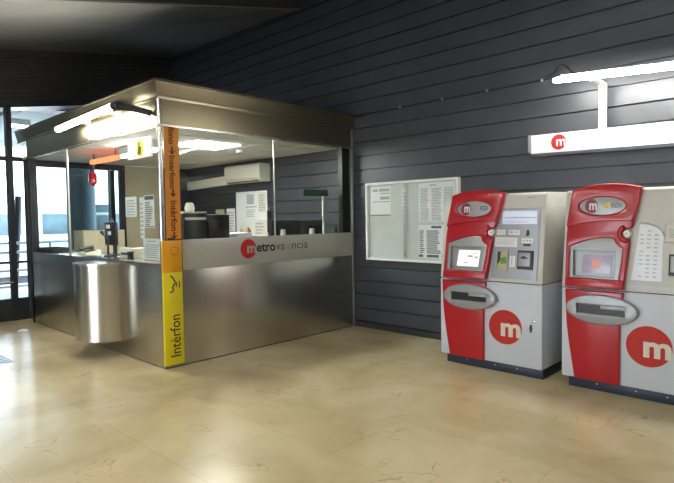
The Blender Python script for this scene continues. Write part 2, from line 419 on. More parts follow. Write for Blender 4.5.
# hanging LED board
t = thing('departure_board', (-6, -1.98, 2.73), 'dark hanging departure board with small amber digits', 'sign')
b = MB(); b.box(-6.06, -5.98, -2.21, -1.75, 2.73, 2.95, b=.01); b.build('housing', 'black', t)
b = MB(); b.text('00', -1.99, -1.86, 2.80, 2.885, FX(-5.98), bold=.02, w=.002); b.build('digits', 'led_amber', t)
b = MB(); b.tube([(-6.02, -1.98, 2.95), (-6.02, -1.98, 3.6)], .02, 8); b.build('hanger', 'darkframe', t)

# ------------------------------------------------------------------ the booth
BO = (-2.07, -1.54, 0)
bt = thing('ticket_booth', BO, 'stainless steel and glass attendant booth standing against the slatted wall', 'booth')
b = MB(); b.box(-.03, 0, -D + .012, -.012, .012, 1.06, b=.003); b.build('front_panel', 'steel', bt)
b = MB(); b.box(-2.3, -.0, -D, -D + .03, .012, 1.128, b=.003); b.build('counter_front', 'steel', bt)
b = MB(); b.box(-4.15, -2.306, -D, -D + .03, .012, 1.128, b=.003); b.build('counter_front', 'steel', bt)
b = MB(); b.box(-4.13, -.02, -D + .02, -D + .05, 0, .012); b.box(-.05, -.02, -D + .02, -.02, 0, .012); b.build('plinth', 'black', bt)
b = MB(); b.box(-4.13, -.9, -D + .002, -2.45, 1.10, 1.132, b=.004); b.box(-.9, -.03, -D + .002, -2.68, 1.10, 1.132, b=.004); b.build('counter_top', 'steel_trim', bt)
# round counter bulging from the service side
hc = circle(-1.3, -D, .40, n=36, a0=PI, a1=2 * PI + PI / 36 * 1.0)
b = MB(); b.prism(hc, .19, 1.085, lambda a, p, q: (p, q, a)); b.build('round_counter', 'steel', bt, angle=40)
hc2 = circle(-1.3, -D, .415, n=36, a0=PI, a1=2 * PI + PI / 36)
b = MB(); b.prism(hc2, 1.085, 1.105, lambda a, p, q: (p, q, a)); b.build('round_counter_top', 'steel_trim', bt, angle=40)
# fascia and cornice, mitred round the corner
def mitre(profile, xs=-4.60):
    b = MB(); n = len(profile); vs = []
    for o, z in profile: vs += [(xs, -D - o, z), (o, -D - o, z), (o, -.014, z)]
    fs = []
    for i in range(n):
        j = (i + 1) % n
        fs += [(3 * i, 3 * i + 1, 3 * j + 1, 3 * j), (3 * i + 1, 3 * i + 2, 3 * j + 2, 3 * j + 1)]
    fs += [[3 * i for i in range(n)][::-1], [3 * i + 2 for i in range(n)]]
    b.faces(vs, fs); return b
mitre([(0, 2.615), (0, 2.88), (-.03, 2.88), (-.03, 2.615)], -4.2).build('fascia', 'steel_band', bt, angle=20)
mitre([(-.02, 2.595), (.008, 2.595), (.008, 2.617), (-.02, 2.617)], -4.2).build('fascia_lip', 'steel_trim', bt, angle=20)
mitre([(-.03, 2.88), (.012, 2.88), (.014, 2.905), (.005, 2.912), (.045, 3.055), (.058, 3.06), (.058, 3.075), (-.03, 3.075)]).build('cornice', 'steel_band', bt, angle=15)
b = MB(); b.box(-4.60, .05, -D - .05, -.014, 3.06, 3.072); b.build('roof', 'darkframe', bt)
# posts
b = MB(); b.tube([(-.022, -D + .022, 1.13), (-.022, -D + .022, 2.60)], .03, 20); b.tube([(-.016, -D + .016, 2.61), (-.016, -D + .016, 2.9)], .026, 16); b.build('corner_post', 'steel_trim', bt)
b = MB(); b.box(-4.2, -4.09, -D + .0, -D + .1, 0.0, 2.6); b.build('post', 'darkframe', bt)
b = MB(); b.box(-.1, -.02, -.235, -.075, 1.06, 2.6); b.build('post', 'black', bt)
b = MB(); b.box(-.03, .004, -.058, -.014, .01, 2.88, b=.003); b.build('wall_post', 'alu', bt)
# glass
for (y0, y1) in ((-D + .045, -1.513), (-1.505, -.06)):
    b = MB(); b.box(-.018, -.008, y0, y1, 1.05, 2.61); b.build('glass_pane', 'glass', bt, smooth=False)
b = MB(); b.box(-.02, -.004, -1.515, -1.503, 1.38, 2.6); b.build('glass_joint', 'alu', bt)
for (x0, x1) in ((-4.1, -2.585), (-2.575, -.05)):
    b = MB(); b.box(x0, x1, -D + .012, -D + .022, 1.13, 2.61); b.build('glass_pane', 'glass', bt, smooth=False)
b = MB(); b.box(-2.60, -2.56, -D + .006, -D + .026, 1.13, 2.6); b.build('glass_joint', 'alu', bt)
# end wall
b = MB(); b.box(-4.52, -4.48, -1.36, -.62, 0, 2.62); b.build('end_partition', 'beige', bt)
b = MB(); b.box(-4.52, -4.48, -.62, -.014, 0, 2.62); b.build('end_partition', 'slat', bt)
b = MB(); b.box(-4.52, -4.48, -D + .1, -1.46, 0, 1.1); b.build('end_panel', 'beige', bt)
b = MB(); b.box(-4.505, -4.495, -D + .1, -1.46, 1.1, 2.62); b.build('glass_pane', 'glass', bt, smooth=False)
b = MB(); b.box(-4.54, -4.46, -1.46, -1.36, 0, 2.62); b.box(-4.54, -4.46, -D + .1, -1.46, 2.52, 2.62); b.build('mullion', 'darkframe', bt)
# ceiling of the booth
b = MB(); b.box(-4.52, -.03, -D + .03, -.014, 2.625, 2.66)
for k in range(1, 7): b.box(-4.16 + k * .6 - .006, -4.16 + k * .6 + .006, -D + .03, -.014, 2.621, 2.626)
for k in range(1, 5): b.box(-4.16, -.03, -D + .03 + k * .6 - .006, -D + .03 + k * .6 + .006, 2.621, 2.626)
cl = b.build('booth_ceiling', 'tile', bt, smooth=False)
b = MB(); b.box(-1.42, -.84, -2.08, -1.42, 2.612, 2.624); b.build('light_panel', 'panel_light', cl)
b = MB(); b.lathe([(.05, 0), (.06, .02), (.06, .04)], (-1.27, -1.1, 2.58), 20); b.build('smoke_detector', 'cream', cl)
# the printed band
bd = MB().box(0, .005, -2.836, -.06, 1.05, 1.385, b=.0015).build('band', 'frost', bt)
BX = FX(.005)
lg = MB().plate([circle(-1.945, 1.241, .118)], 0, .0015, BX).build('logo_disc', 'logo_red', bd)
MB().text('m', -1.965, -1.838, 1.187, 1.277, BX, bold=.03, w=.0024).build('logo_letter', 'frost', bd)
MB().text('etro', -1.818, -1.524, 1.193, 1.297, BX, bold=.025).build('lettering', 'letter', bd)
MB().text('va', -1.508, -1.372, 1.201, 1.275, BX).build('lettering', 'grey_letter', bd)
MB().text('le', -1.352, -1.26, 1.203, 1.305, BX).build('lettering', 'faded', bd)
MB().text('ncia', -1.246, -.962, 1.203, 1.305, BX).build('lettering', 'grey_letter', bd)

# intercom sign at the corner
it = thing('intercom_sign', (.01, -2.94, 0), 'orange and yellow intercom strip running up the booth corner', 'sign')
st = MB().box(0.000, .004, -3.02, -2.848, 1.395, 2.61).build('direction_strip', 'orange', it, smooth=False)
SX = .004
def down(cy, zc): return lambda u, v, w: (SX + w, cy + v, zc - u)
def arrow(bm, cy, zt, h=.085):
    f = FX(SX)
    bm.quad(cy - .011, cy + .011, zt - h * .6, zt, f, 0, .001)
    bm.faces([f(cy - .045, zt - h * .4, .001), f(cy, zt - h, .001), f(cy + .045, zt - h * .4, .001), f(cy, zt - h * .62, .001)], [(0, 1, 2, 3)])
b = MB()
b.text('fono', 0, .19, -.03, .042, down(-2.94, 2.60), bold=.025)
b.text('Interfono', 0, .355, -.03, .042, down(-2.94, 2.29), bold=.025)
b.text('Intèrfon', 0, .325, -.03, .048, down(-2.937, 1.81), bold=.025)
for z in (2.385, 1.93, 1.475): arrow(b, -2.932, z)
b.build('lettering', 'brown', st)
am = MB().box(.0, .025, -3.088, -2.858, 1.042, 1.382, b=.004).build('upper_panel', 'amber', it)
ye = MB().box(.0, .025, -3.088, -2.858, .04, 1.041, b=.004).build('lower_panel', 'yellow', it)
YX0 = FX(.025)
def YX(u, v, w): return YX0(u - .022, v, w)
b = MB()
for k in range(12):
    a0 = 2 * PI * k / 12
    p = [(-2.925 + r * math.cos(a), 1.272 + r * math.sin(a) * 1.0) for r, a in ((.040, a0), (.040, a0 + .40), (.046, a0 + .40), (.046, a0))]
    b.faces([YX(u, v, .001) for u, v in p], [(0, 1, 2, 3)])
b.build('ring_mark', 'brown', am)
b = MB()
prof = [(-2.985, 1.005), (-2.955, .985), (-2.935, .945), (-2.915, .925), (-2.945, .905), (-2.945, .89), (-2.965, .88), (-2.95, .862), (-2.955, .835), (-2.99, .828)]
b.tube([YX(u, v, .001) for u, v in prof], .008, 6)
for r in (.055, .09, .125):
    b.tube([YX(-3.0 + r * math.cos(a), .905 + r * math.sin(a) * .8, .001) for a in [(-.36 + .72 * k / 6) for k in range(7)]], .006, 6)
b.build('speaking_face_mark', 'letter', ye)
b = MB()
for k, z in enumerate((.80, .765, .73, .695)): b.quad(-2.99, -2.87 - .02 * (k % 2), z, z + .012, YX, 0, .001)
b.build('small_print', 'gold', ye)
b = MB(); b.text('Intèrfon', 0, .455, -.062, .06, lambda u, v, w: (.025 + w, -2.962 - v, .125 + u), bold=.004); b.build('lettering', 'letter', ye)
b = MB().box(.0, .018, -3.01, -2.95, 1.385, 1.41, b=.002); b.build('bracket', 'black', it)

# tube light over the service counter
tl = thing('service_counter_lamp', (-1.35, -3.3, 2.6), 'bright fluorescent tube lamp fixed in front of the booth fascia over the counter', 'lamp')
b = MB(); b.tube([(-2.2, -3.3, 2.80), (-.58, -3.3, 2.85)], .035, 16); b.build('tube', 'tube_big', tl)
b = MB(); b.box(-2.16, -.62, -3.26, -3.2, 2.84, 2.885, b=.006, fn=lambda x, y, z: (x, y, z + (x + 1.35) * .03)); b.build('batten', 'white', tl)
for x in (-1.75, -.9):
    b = MB(); b.box(x - .02, x + .02, -3.24, -D - .004, 2.83, 2.86); b.box(x - .03, x + .03, -D - .012, -D - .001, 2.64, 2.87); b.build('bracket', 'cream', tl)
b = MB(); b.tube([(-.56, -3.3, 2.85), (-.50, -3.3, 2.848), (-.30, -3.19, 2.80), (-.12, -D - .03, 2.74)], [.045, .045, .035, .035], 14); b.tube([(-.49, -3.3, 2.848), (-.46, -3.28, 2.84)], .055, 14); b.build('bracket_arm', 'darkframe', tl)
# white sign with a yellow pictogram on the service glass
t = thing('white_pictogram_sign', (-.42, -D - .01, 2.29), 'white sign with a yellow oval pictogram high on the service glass by the corner', 'sign')
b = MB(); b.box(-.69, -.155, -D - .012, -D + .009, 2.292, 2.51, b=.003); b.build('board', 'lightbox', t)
f = FY(-D - .012)
b = MB(); b.plate([circle(-.405, 2.40, .085, .095)], 0, .002, f); b.build('yellow_oval', 'yellow', t)
b = MB(); b.plate([circle(-.42, 2.445, .018, .022)], .002, .003, f); b.plate([[(-.46, 2.33), (-.385, 2.33), (-.37, 2.40), (-.40, 2.425), (-.44, 2.42)]], .002, .003, f); b.build('pictogram', 'letter', t)

# ------------------------------------------------------------------ papers
def sheet(name, label, fn, u0, u1, v0, v1, rows, mats=('paper', 'ink', 'ink_red'), group=None, cat='paper', th=.003):
    b = MB()
    vs = [fn(u, v, w) for w in (0, th) for v in (v0, v1) for u in (u0, u1)]
    b.faces(vs, [(0, 2, 3, 1), (4, 5, 7, 6), (0, 1, 5, 4), (2, 6, 7, 3), (0, 4, 6, 2), (1, 3, 7, 5)])
    W, H = u1 - u0, v1 - v0
    for r in rows:                       # (x0,x1,y0,y1,slot) as fractions
        b.quad(u0 + W * r[0], u0 + W * r[1], v0 + H * r[2], v0 + H * r[3], fn, r[4] if len(r) > 4 else 1, th + .0006)
    return tag(b.build(name, mats, origin=fn((u0 + u1) / 2, v0, 0), smooth=False), label, cat, group)
def lines(n, y0=.08, y1=.92, x0=.1, x1=.9, h=.45, slot=1, jit=.3):
    out = []
    for k in range(n):
        y = y0 + (y1 - y0) * k / n
        out.append((x0, x1 - random.random() * jit * (x1 - x0), y, y + (y1 - y0) / n * h, slot))
    return out
PG = FY(-D + .001)   # inner face of the service glass (sheets are taped just behind the glass)
def PGi(u, v, w): return (u, -D + .034 - w, v)
sheet('paper_notice', 'small white notice taped to the service glass, leftmost of the taped papers', PGi, -.885, -.61, 1.645, 1.875, lines(6, slot=1), ('paper', 'ink_soft', 'ink_red'))
sheet('paper_notice', 'long narrow printed timetable strip taped to the service glass', PGi, -.43, -.205, 1.52, 1.88, [(.05, .95, .86, .97), (.05, .95, .02, .05)] + lines(11, .08, .82, jit=.5), ('paper', 'ink', 'ink_red'))
sheet('paper_notice', 'pale narrow sheet taped on the service glass, just left of the timetable strip', PGi, -.535, -.44, 1.40, 1.86, lines(8, slot=1), ('paper', 'ink_soft', 'ink_red'))
sheet('paper_notice', 'large white notice low on the service glass beside the corner post', PGi, -.475, -.06, 1.15, 1.40, [(.05, .95, .02, .06, 2), (.2, .7, .86, .91)] + lines(7, .15, .8, slot=1), ('paper', 'ink_soft', 'ink_red'))

# ------------------------------------------------------------------ things on the service counter (top at 1.132)
CT = 1.132
t = thing('computer_monitor', (-2.0, -2.72, CT), 'black computer monitor on a slim stand on the service counter', 'monitor')
b = MB(); b.box(-2.2, -1.86, -2.74, -2.70, 1.27, 1.585, b=.008); b.build('screen_housing', 'black', t)
b = MB(); b.tube([(-1.97, -2.70, CT + .01), (-1.97, -2.70, 1.35)], .028, 12); b.build('stem', 'black', t)
b = MB(); b.lathe([(.12, 0), (.12, .012), (.03, .02)], (-1.97, -2.70, CT), 24); b.build('foot', 'black', t)
b = MB(); b.box(-2.12, -2.02, -2.752, -2.74, 1.50, 1.55, b=.003); b.box(-2.07, -1.99, -2.752, -2.74, 1.41, 1.46, b=.003); b.build('paper_tags', 'white', t)
t = thing('microphone_stand', (-1.82, -2.86, CT), 'thin black counter microphone on an upright stand beside the monitor', 'microphone')
b = MB(); b.lathe([(.06, 0), (.06, .015), (.02, .025)], (-1.82, -2.86, CT), 20); b.build('foot', 'black', t)
b = MB(); b.tube([(-1.82, -2.86, CT + .02), (-1.82, -2.86, 1.36), (-1.85, -2.9, 1.43)], .016, 10); b.build('stem', 'black', t)
b = MB(); b.tube([(-1.85, -2.9, 1.43), (-1.87, -2.92, 1.47)], .025, 12); b.build('head', 'black', t)
t = thing('flat_black_tray', (-3.8, -2.86, CT), 'flat black letter tray at the far end of the service counter', 'tray')
b = MB(); b.box(-4.05, -3.45, -3.0, -2.72, CT, CT + .012); 
for (a0, a1, c0, c1) in ((-4.05, -4.035, -3.0, -2.72), (-3.465, -3.45, -3.0, -2.72), (-4.05, -3.45, -2.735, -2.72), (-4.05, -3.45, -3.0, -2.985)): b.box(a0, a1, c0, c1, CT, CT + .07)
b.build('tray', 'black', t)
sheet('paper_sheet', 'loose white sheet lying on the counter next to the black tray', lambda u, v, w: (u, v, CT + w), -3.25, -2.95, -2.98, -2.75, lines(5), ('paper', 'ink_soft', 'ink_red'))
t = thing('desk_telephone', (-2.55, -2.8, CT), 'pale desk telephone with dark keypad left of the monitor', 'telephone')
b = MB(); b.prism([(-2.92, CT), (-2.70, CT), (-2.70, CT + .07), (-2.92, CT + .03)], -2.68, -2.42, lambda a, p, q: (a, p, q)); b.build('base', 'cream', t)
b = MB(); b.tube([(-2.65, -2.9, CT + .07), (-2.65, -2.82, CT + .09), (-2.65, -2.72, CT + .095)], [.03, .018, .03], 10); b.build('handset', 'black', t)
b = MB(); b.box(-2.58, -2.46, -2.88, -2.76, CT + .045, CT + .058, fn=lambda x, y, z: (x, y, z + (y + 2.82) * .18)); b.build('keypad', 'black', t)
t = thing('ticket_printer', (-1.3, -2.72, CT), 'small cream counter printer with dark slot near the taped papers', 'printer')
b = MB(); b.box(-1.50, -1.16, -2.86, -2.60, CT, CT + .13, b=.015); b.build('housing', 'cream', t)
b = MB(); b.box(-1.44, -1.22, -2.864, -2.858, CT + .04, CT + .07); b.build('slot', 'black', t)
b = MB(); b.box(-1.42, -1.24, -2.80, -2.66, CT + .13, CT + .14); b.build('lid', 'brown', t)
b = MB(); b.lathe([(.035, 0), (.04, .09), (.042, .095)], (-1.06, -2.92, CT), 20)
tag(b.build('black_cup', 'black', origin=(-1.06, -2.92, CT)), 'black cup on the service counter right of the cream printer', 'cup')
t = thing('desk_calendar', (-1.02, -2.62, CT), 'white desk calendar tent standing behind the taped notices', 'calendar')
b = MB(); b.prism([(-2.68, CT), (-2.56, CT), (-2.615, CT + .2), (-2.625, CT + .2)], -1.13, -.92, lambda a, p, q: (a, p, q)); b.build('pages', 'paper', t)
b = MB(); b.tube([(-1.12 + .003 * k, -2.62 + .014 * math.cos(k * .8), CT + .196 + .014 * math.sin(k * .8)) for k in range(64)], .0025, 6)
b.build('binding', 'darkframe', t)
t = thing('low_cabinet', (-3.9, -2.35, 0), 'pale beige cabinet standing against the glazed end of the booth', 'cabinet')
b = MB(); b.box(-4.1, -3.7, -2.44, -1.75, 0, 1.45, b=.006); b.build('body', 'beige', t)
for y in (-2.43, -2.09):
    d = MB().box(-3.70, -3.685, y, y + .33, .06, 1.42, b=.003).build('door', 'beige', t)
    MB().tube([(-3.675, y + (.29 if y < -2.2 else .04), .8), (-3.675, y + (.29 if y < -2.2 else .04), .95)], .008, 8).build('handle', 'alu', d)
for i, (y, r, h) in enumerate(((-1.9, .05, .2), (-2.1, .04, .16))):
    b = MB(); b.lathe([(r * .7, 0), (r, h * .3), (r, h * .7), (r * .45, h * .85), (r * .45, h)], (-3.85, y, 1.45), 18)
    tag(b.build('bottle', 'train_glass', origin=(-3.85, y, 1.45)), ['taller dark bottle on top of the beige cabinet', 'shorter dark bottle on top of the beige cabinet'][i], 'bottle')

# ------------------------------------------------------------------ inside, behind the printed band
t = thing('office_desk', (-.48, -1.5, 0), 'long laminate desk inside the booth behind the printed band', 'desk')
b = MB(); b.box(-.85, -.06, -2.6, -.12, .75, .78, b=.004); b.build('worktop', 'wood', t)
for y in (-2.55, -1.4, -.2):
    b = MB(); b.box(-.82, -.1, y - .015, y + .015, 0, .75); b.build('side_panel', 'wood', t)
def monitor(y0, y1, zt, label, x=-.45, h=.36):
    t = thing('computer_monitor', (x, (y0 + y1) / 2, .78), label, 'monitor'); yc = (y0 + y1) / 2
    b = MB(); b.box(x - .02, x + .02, y0, y1, zt - h, zt, b=.008); b.box(x + .02, x + .05, yc - .12, yc + .12, zt - h + .06, zt - .08, b=.008); b.build('housing', 'black', t)
    b = MB(); b.box(x - .024, x - .02, y0 + .02, y1 - .02, zt - h + .03, zt - .02); b.build('screen', 'train_glass', t)
    b = MB(); b.tube([(x + .03, yc, .79), (x + .03, yc, zt - .2)], .025, 12); b.build('stem', 'black', t)
    b = MB(); b.box(x - .1, x + .13, yc - .12, yc + .12, .78, .795, b=.005); b.build('foot', 'black', t)
    return t
m1 = monitor(-2.24, -1.80, 1.66, 'large black monitor back just right of the orange strip, painted highlight along its top edge', x=-.6, h=.42)
b = MB(); b.box(-.625, -.575, -2.24, -1.80, 1.66, 1.668); b.build('top_highlight', 'white', m1)  # white strip paints the highlight on the black housing
monitor(-1.22, -.715, 1.58, 'left one of two black monitor backs above the band lettering')
monitor(-.70, -.19, 1.57, 'right one of two black monitor backs above the band lettering')
t = thing('office_printer', (-.55, -2.42, .78), 'dark office printer with white paper on top, behind the orange strip', 'printer')
b = MB(); b.box(-.75, -.36, -2.60, -2.28, .78, 1.68, b=.015); b.build('housing', 'black', t)
b = MB(); b.box(-.73, -.38, -2.58, -2.27, 1.68, 1.70); b.build('paper_tray', 'white', t)
b = MB(); b.box(-.36, -.35, -2.58, -2.30, 1.60, 1.63); b.build('paper_slot', 'white', t)
b = MB(); b.lathe([(.05, 0), (.06, .04), (.05, .09), (.035, .11)], (-.55, -2.4, 1.70), 18)
tag(b.build('paper_cup', 'cream', origin=(-.55, -2.4, 1.70)), 'pale cup standing on the dark printer behind the orange strip', 'cup')
t = thing('white_file_box', (-.6, -1.68, .78), 'white file box between the large monitor and the seated clerk', 'box')
b = MB(); b.box(-.75, -.45, -1.78, -1.55, .78, 1.395, b=.006); b.build('box', 'white', t)
b = MB(); b.box(-.76, -.44, -1.79, -1.54, 1.35, 1.42, b=.006); b.build('lid', 'paper', t)
for i, y in enumerate((-1.195, -.66, -.2)):
    b = MB(); b.lathe([(.028, 0), (.036, .05), (.036, .62), (.032, .675)], (-.22, y, .78), 16)
    lab = ['tall pale canister standing below the left black monitor', 'tall pale canister standing below the gap beside the right black monitor', 'small dark plant-like canister at the right end of the desk'][i]
    tag(b.build('canister', 'cream' if i < 2 else 'green_dark', origin=(-.22, y, .78)), lab, 'canister')
t = thing('green_desk_sign', (-.2, -.45, .78), 'dark green sign on a white post at the right end of the desk', 'sign')
b = MB(); b.box(-.215, -.19, -.84, -.36, 1.912, 2.0, b=.004); b.build('sign_board', 'green_dark', t)
b = MB(); b.box(-.212, -.192, -.465, -.437, .79, 1.912, b=.004); b.build('post', 'white', t)
b = MB(); b.box(-.27, -.13, -.52, -.38, .78, .80, b=.004); b.build('foot', 'black', t)
# red and white glowing bars standing in for a reflection in the glass
t = thing('reflection_tube', (-1.7, -2.48, 2.5), 'thin white glowing tube standing in for a glass reflection, under the booth ceiling beside the corner', 'lamp')
b = MB(); b.tube([(-2.15, -2.48, 2.50), (-1.15, -2.48, 2.50)], .018, 12); b.build('tube', 'lamp_tube', t)
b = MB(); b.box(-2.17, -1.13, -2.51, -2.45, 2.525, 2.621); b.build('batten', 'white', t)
t = thing('red_reflection_bar', (-2.75, -2.48, 2.2), 'red glowing bar with a hanging red piece, standing in for a glass reflection, under the booth ceiling', 'sign')
b = MB(); b.box(-3.2, -2.25, -2.5, -2.46, 2.47, 2.54, b=.008); b.build('lit_bar', 'red_glow', t)
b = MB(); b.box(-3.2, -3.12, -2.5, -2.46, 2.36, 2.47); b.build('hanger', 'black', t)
b = MB(); b.lathe([(.02, 0), (.06, .05), (.06, .17), (.03, .22)], (-3.16, -2.48, 2.14), 16); b.build('hanging_piece', 'shell', t)
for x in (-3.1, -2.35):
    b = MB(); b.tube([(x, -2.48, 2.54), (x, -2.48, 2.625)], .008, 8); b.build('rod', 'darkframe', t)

# air conditioner, duct and notices on the slatted wall inside the booth
t = thing('air_conditioner', (-2.4, -.01, 2.235), 'cream wall air conditioner above the papers inside the booth', 'air conditioner')
b = MB(); pr = [(-.012, 2.24), (-.20, 2.24), (-.25, 2.31), (-.25, 2.50), (-.22, 2.54), (-.012, 2.54)]
b.prism(pr, -2.9, -1.9, lambda a, p, q: (a, p, q)); b.build('housing', 'cream', t, angle=20)
b = MB(); b.box(-2.84, -1.97, -.236, -.20, 2.243, 2.262); b.build('outlet', 'black', t)
b = MB(); b.box(-2.84, -1.97, -.262, -.222, 2.258, 2.268, fn=lambda x, y, z: (x, y, z + (y + .24) * -.6)); b.build('louvre', 'cream', t)
b = MB(); b.box(-2.15, -2.05, -.2515, -.249, 2.40, 2.42); b.build('badge', 'alu', t)
b = MB(); b.box(-4.47, -2.92, -.06, -.014, 2.24, 2.41, b=.004, fn=lambda x, y, z: (x, y, z + (x + 2.92) * .03))
tag(b.build('cable_duct', 'paper_warm', origin=(-3.5, -.03, 2.22)), 'pale yellowish cable duct along the wall left of the air conditioner', 'duct')
W0 = lambda u, v, w: (u, -.006 - w, v)
W1 = lambda u, v, w: (u, -.0105 - w, v)
sheet('poster', 'large pale wall poster behind the booth glass under the air conditioner', W0, -2.9, -2.0, 1.3, 2.09, [], ('paper', 'ink_soft', 'ink_red'), cat='poster')
sheet('calendar_page', 'white calendar sheet with a dark picture pinned on the pale poster', W1, -2.62, -2.28, 1.62, 2.06, [(.15, .75, .55, .95), (0, 1, .42, .47)] + lines(5, .05, .38, slot=1), ('paper', 'ink_soft', 'ink_red'), cat='calendar')
sheet('paper_notice', 'yellowish sheet on the lower right of the pale poster', W1, -2.36, -2.03, 1.32, 1.58, lines(4, slot=1, jit=.7), ('paper_warm', 'ink_soft', 'ink_red'))
sheet('paper_notice', 'yellowish sheet on the upper right of the pale poster', W1, -2.24, -2.03, 1.72, 2.07, lines(7, slot=1, jit=.5), ('paper_warm', 'ink_soft', 'ink_red'))
sheet('paper_notice', 'pale blue and white sheet on the wall left of the pale poster', W0, -3.2, -2.94, 1.33, 1.80, lines(8, slot=1), ('paper', 'ink_soft', 'ink_red'))
sheet('paper_notice', 'small white sheet on the wall behind the large monitor', W0, -3.62, -3.25, 1.45, 1.68, lines(4, slot=1), ('paper', 'ink_soft', 'ink_red'))
sheet('sticky_note', 'small yellowish note on the wall above the large monitor', W0, -3.56, -3.28, 1.70, 1.79, lines(2, slot=1), ('note', 'ink_soft', 'ink_red'), cat='note')
t = thing('coat_hook_bag', (-1.93, -.03, 1.35), 'narrow black pouch hanging on the wall right of the pale poster', 'pouch')
b = MB(); b.box(-1.97, -1.90, -.05, -.008, 1.36, 1.74, b=.012); b.build('pouch', 'black', t)
b = MB(); b.tube([(-1.935, -.02, 1.73), (-1.935, -.03, 1.79), (-1.935, -.006, 1.80)], .006, 8); b.build('hook', 'alu', t)

# ------------------------------------------------------------------ clerk (only the top of the head shows)
ch = thing('office_chair', (-1.28, -1.17, 0), 'dark swivel chair under the seated clerk inside the booth', 'chair')
b = MB(); b.box(-1.5, -1.05, -1.4, -.94, .43, .5, b=.025); b.build('seat', 'fabric', ch)
b = MB(); b.box(-1.58, -1.52, -1.37, -.97, .62, 1.02, b=.025); b.build('backrest', 'fabric', ch)
b = MB(); b.tube([(-1.28, -1.17, .09), (-1.28, -1.17, .43)], .03, 12); b.tube([(-1.3, -1.17, .42), (-1.5, -1.17, .42), (-1.56, -1.17, .48), (-1.56, -1.17, .7)], .02, 10); b.build('column', 'alu', ch)
b = MB()
for k in range(5):
    a = 2 * PI * k / 5; b.tube([(-1.28, -1.17, .09), (-1.28 + .27 * math.cos(a), -1.17 + .27 * math.sin(a), .07)], .02, 8)
b.build('base', 'black', ch)
for k in range(5):
    a = 2 * PI * k / 5; b = MB(); b.lathe([(.03, -.015), (.035, 0), (.03, .015)], (-1.28 + .27 * math.cos(a), -1.17 + .27 * math.sin(a), .035), 14, axis='y'); b.build('castor', 'black', ch)
def skin_mesh(chains, name, material, parent, voxel, extra=None, origin=None):
    bm = MB()
    for pts, rr in chains:
        P = [Vector(p) for p in pts]; Q = []; R_ = []
        for i in range(len(P) - 1):
            for k in range(6):
                f = k / 6; Q.append(P[i].lerp(P[i + 1], f)); R_.append(rr[i] * (1 - f) + rr[i + 1] * f)
        Q.append(P[-1]); R_.append(rr[-1])
        bm.tube(Q, R_, 12)
        for p, r in ((Q[0], R_[0]), (Q[-1], R_[-1])):
            t = bmesh.new(); bmesh.ops.create_icosphere(t, subdivisions=2, radius=r); bmesh.ops.translate(t, verts=t.verts, vec=p); bm.merge(t)
    for c, s in (extra or []):
        t = bmesh.new(); bmesh.ops.create_icosphere(t, subdivisions=3, radius=1)
        for v in t.verts: v.co = Vector((v.co.x * s[0] + c[0], v.co.y * s[1] + c[1], v.co.z * s[2] + c[2]))
        bm.merge(t)
    o = bm.build(name, material, parent, origin=origin, weld=False, angle=180)
    md = o.modifiers.new('r', 'REMESH'); md.mode = 'VOXEL'; md.voxel_size = voxel; md.use_smooth_shade = True
    m2 = o.modifiers.new('s', 'SMOOTH'); m2.iterations = 3
    return o
hx, hy, hz_ = -1.14, -1.13, 1.378
legs = []; arms = []; hands = []
for s in (-1, 1):
    y = hy + s * .1
    legs.append(([(-1.3, y, .58), (-.93, y, .56), (-.95, y, .12), (-.95, y, .07)], [.085, .065, .045, .04]))
    legs.append(([(-.97, y, .045), (-.78, y, .04)], [.04, .035]))
    ys = hy + s * .19
    arms.append(([(-1.22, ys, 1.09), (-1.12, hy + s * .24, .83), (-.86, hy + s * .17, .815)], [.05, .04, .03]))
    hands.append(([(-.86, hy + s * .17, .815), (-.79, hy + s * .16, .812)], [.03, .034]))
    for k in range(4):
        yy = hy + s * (.135 + .018 * k)
        hands.append(([(-.78, yy, .815), (-.74, yy, .815), (-.715 + .01 * abs(k - 1), yy, .795)], [.009, .008, .007]))
    hands.append(([(-.83, hy + s * .13, .812), (-.79, hy + s * .105, .808), (-.77, hy + s * .10, .80)], [.011, .009, .008]))
torso = [([(-1.3, hy, .6), (-1.3, hy, .8), (-1.25, hy, 1.02), (-1.22, hy, 1.11)], [.14, .125, .14, .10]),
         ([(-1.22, hy - .19, 1.10), (-1.22, hy + .19, 1.10)], [.06, .06]), ([(-1.22, hy, 1.08), (-1.17, hy, 1.26)], [.06, .052])]
head = [((hx, hy, hz_), (.092, .074, .112)), ((hx + .05, hy, hz_ - .07), (.05, .05, .05)), ((hx + .098, hy, hz_ - .02), (.014, .012, .022)),
        ((hx, hy - .076, hz_ - .015), (.018, .01, .03)), ((hx, hy + .076, hz_ - .015), (.018, .01, .03))]
pe = skin_mesh(torso + legs + arms + hands, 'person', 'skin', None, .011, head, origin=(-1.2, hy, 0))
tag(pe, 'seated clerk inside the booth, only the top of the fair hair shows above the band', 'person')
b = MB()
t = bmesh.new(); bmesh.ops.create_icosphere(t, subdivisions=3, radius=1)
bmesh.ops.delete(t, geom=[v for v in t.verts if (v.co.z < .12 and v.co.x > .05) or v.co.z < -.55], context='VERTS')
for v in t.verts:
    n = 1 + .03 * math.sin(9 * v.co.y + 4 * v.co.x)
    v.co = Vector((v.co.x * .102 * n + hx - .004, v.co.y * .084 * n + hy, v.co.z * .122 * n + hz_ + .002))
b.merge(t); b.build('hair', 'hair', pe, angle=180)
b = MB()
for s in (-1, 1):
    t = bmesh.new(); bmesh.ops.create_icosphere(t, subdivisions=2, radius=.012); bmesh.ops.translate(t, verts=t.verts, vec=(hx + .083, hy + s * .03, hz_ + .005)); b.merge(t)
b.build('eyes', 'black', pe, angle=180)
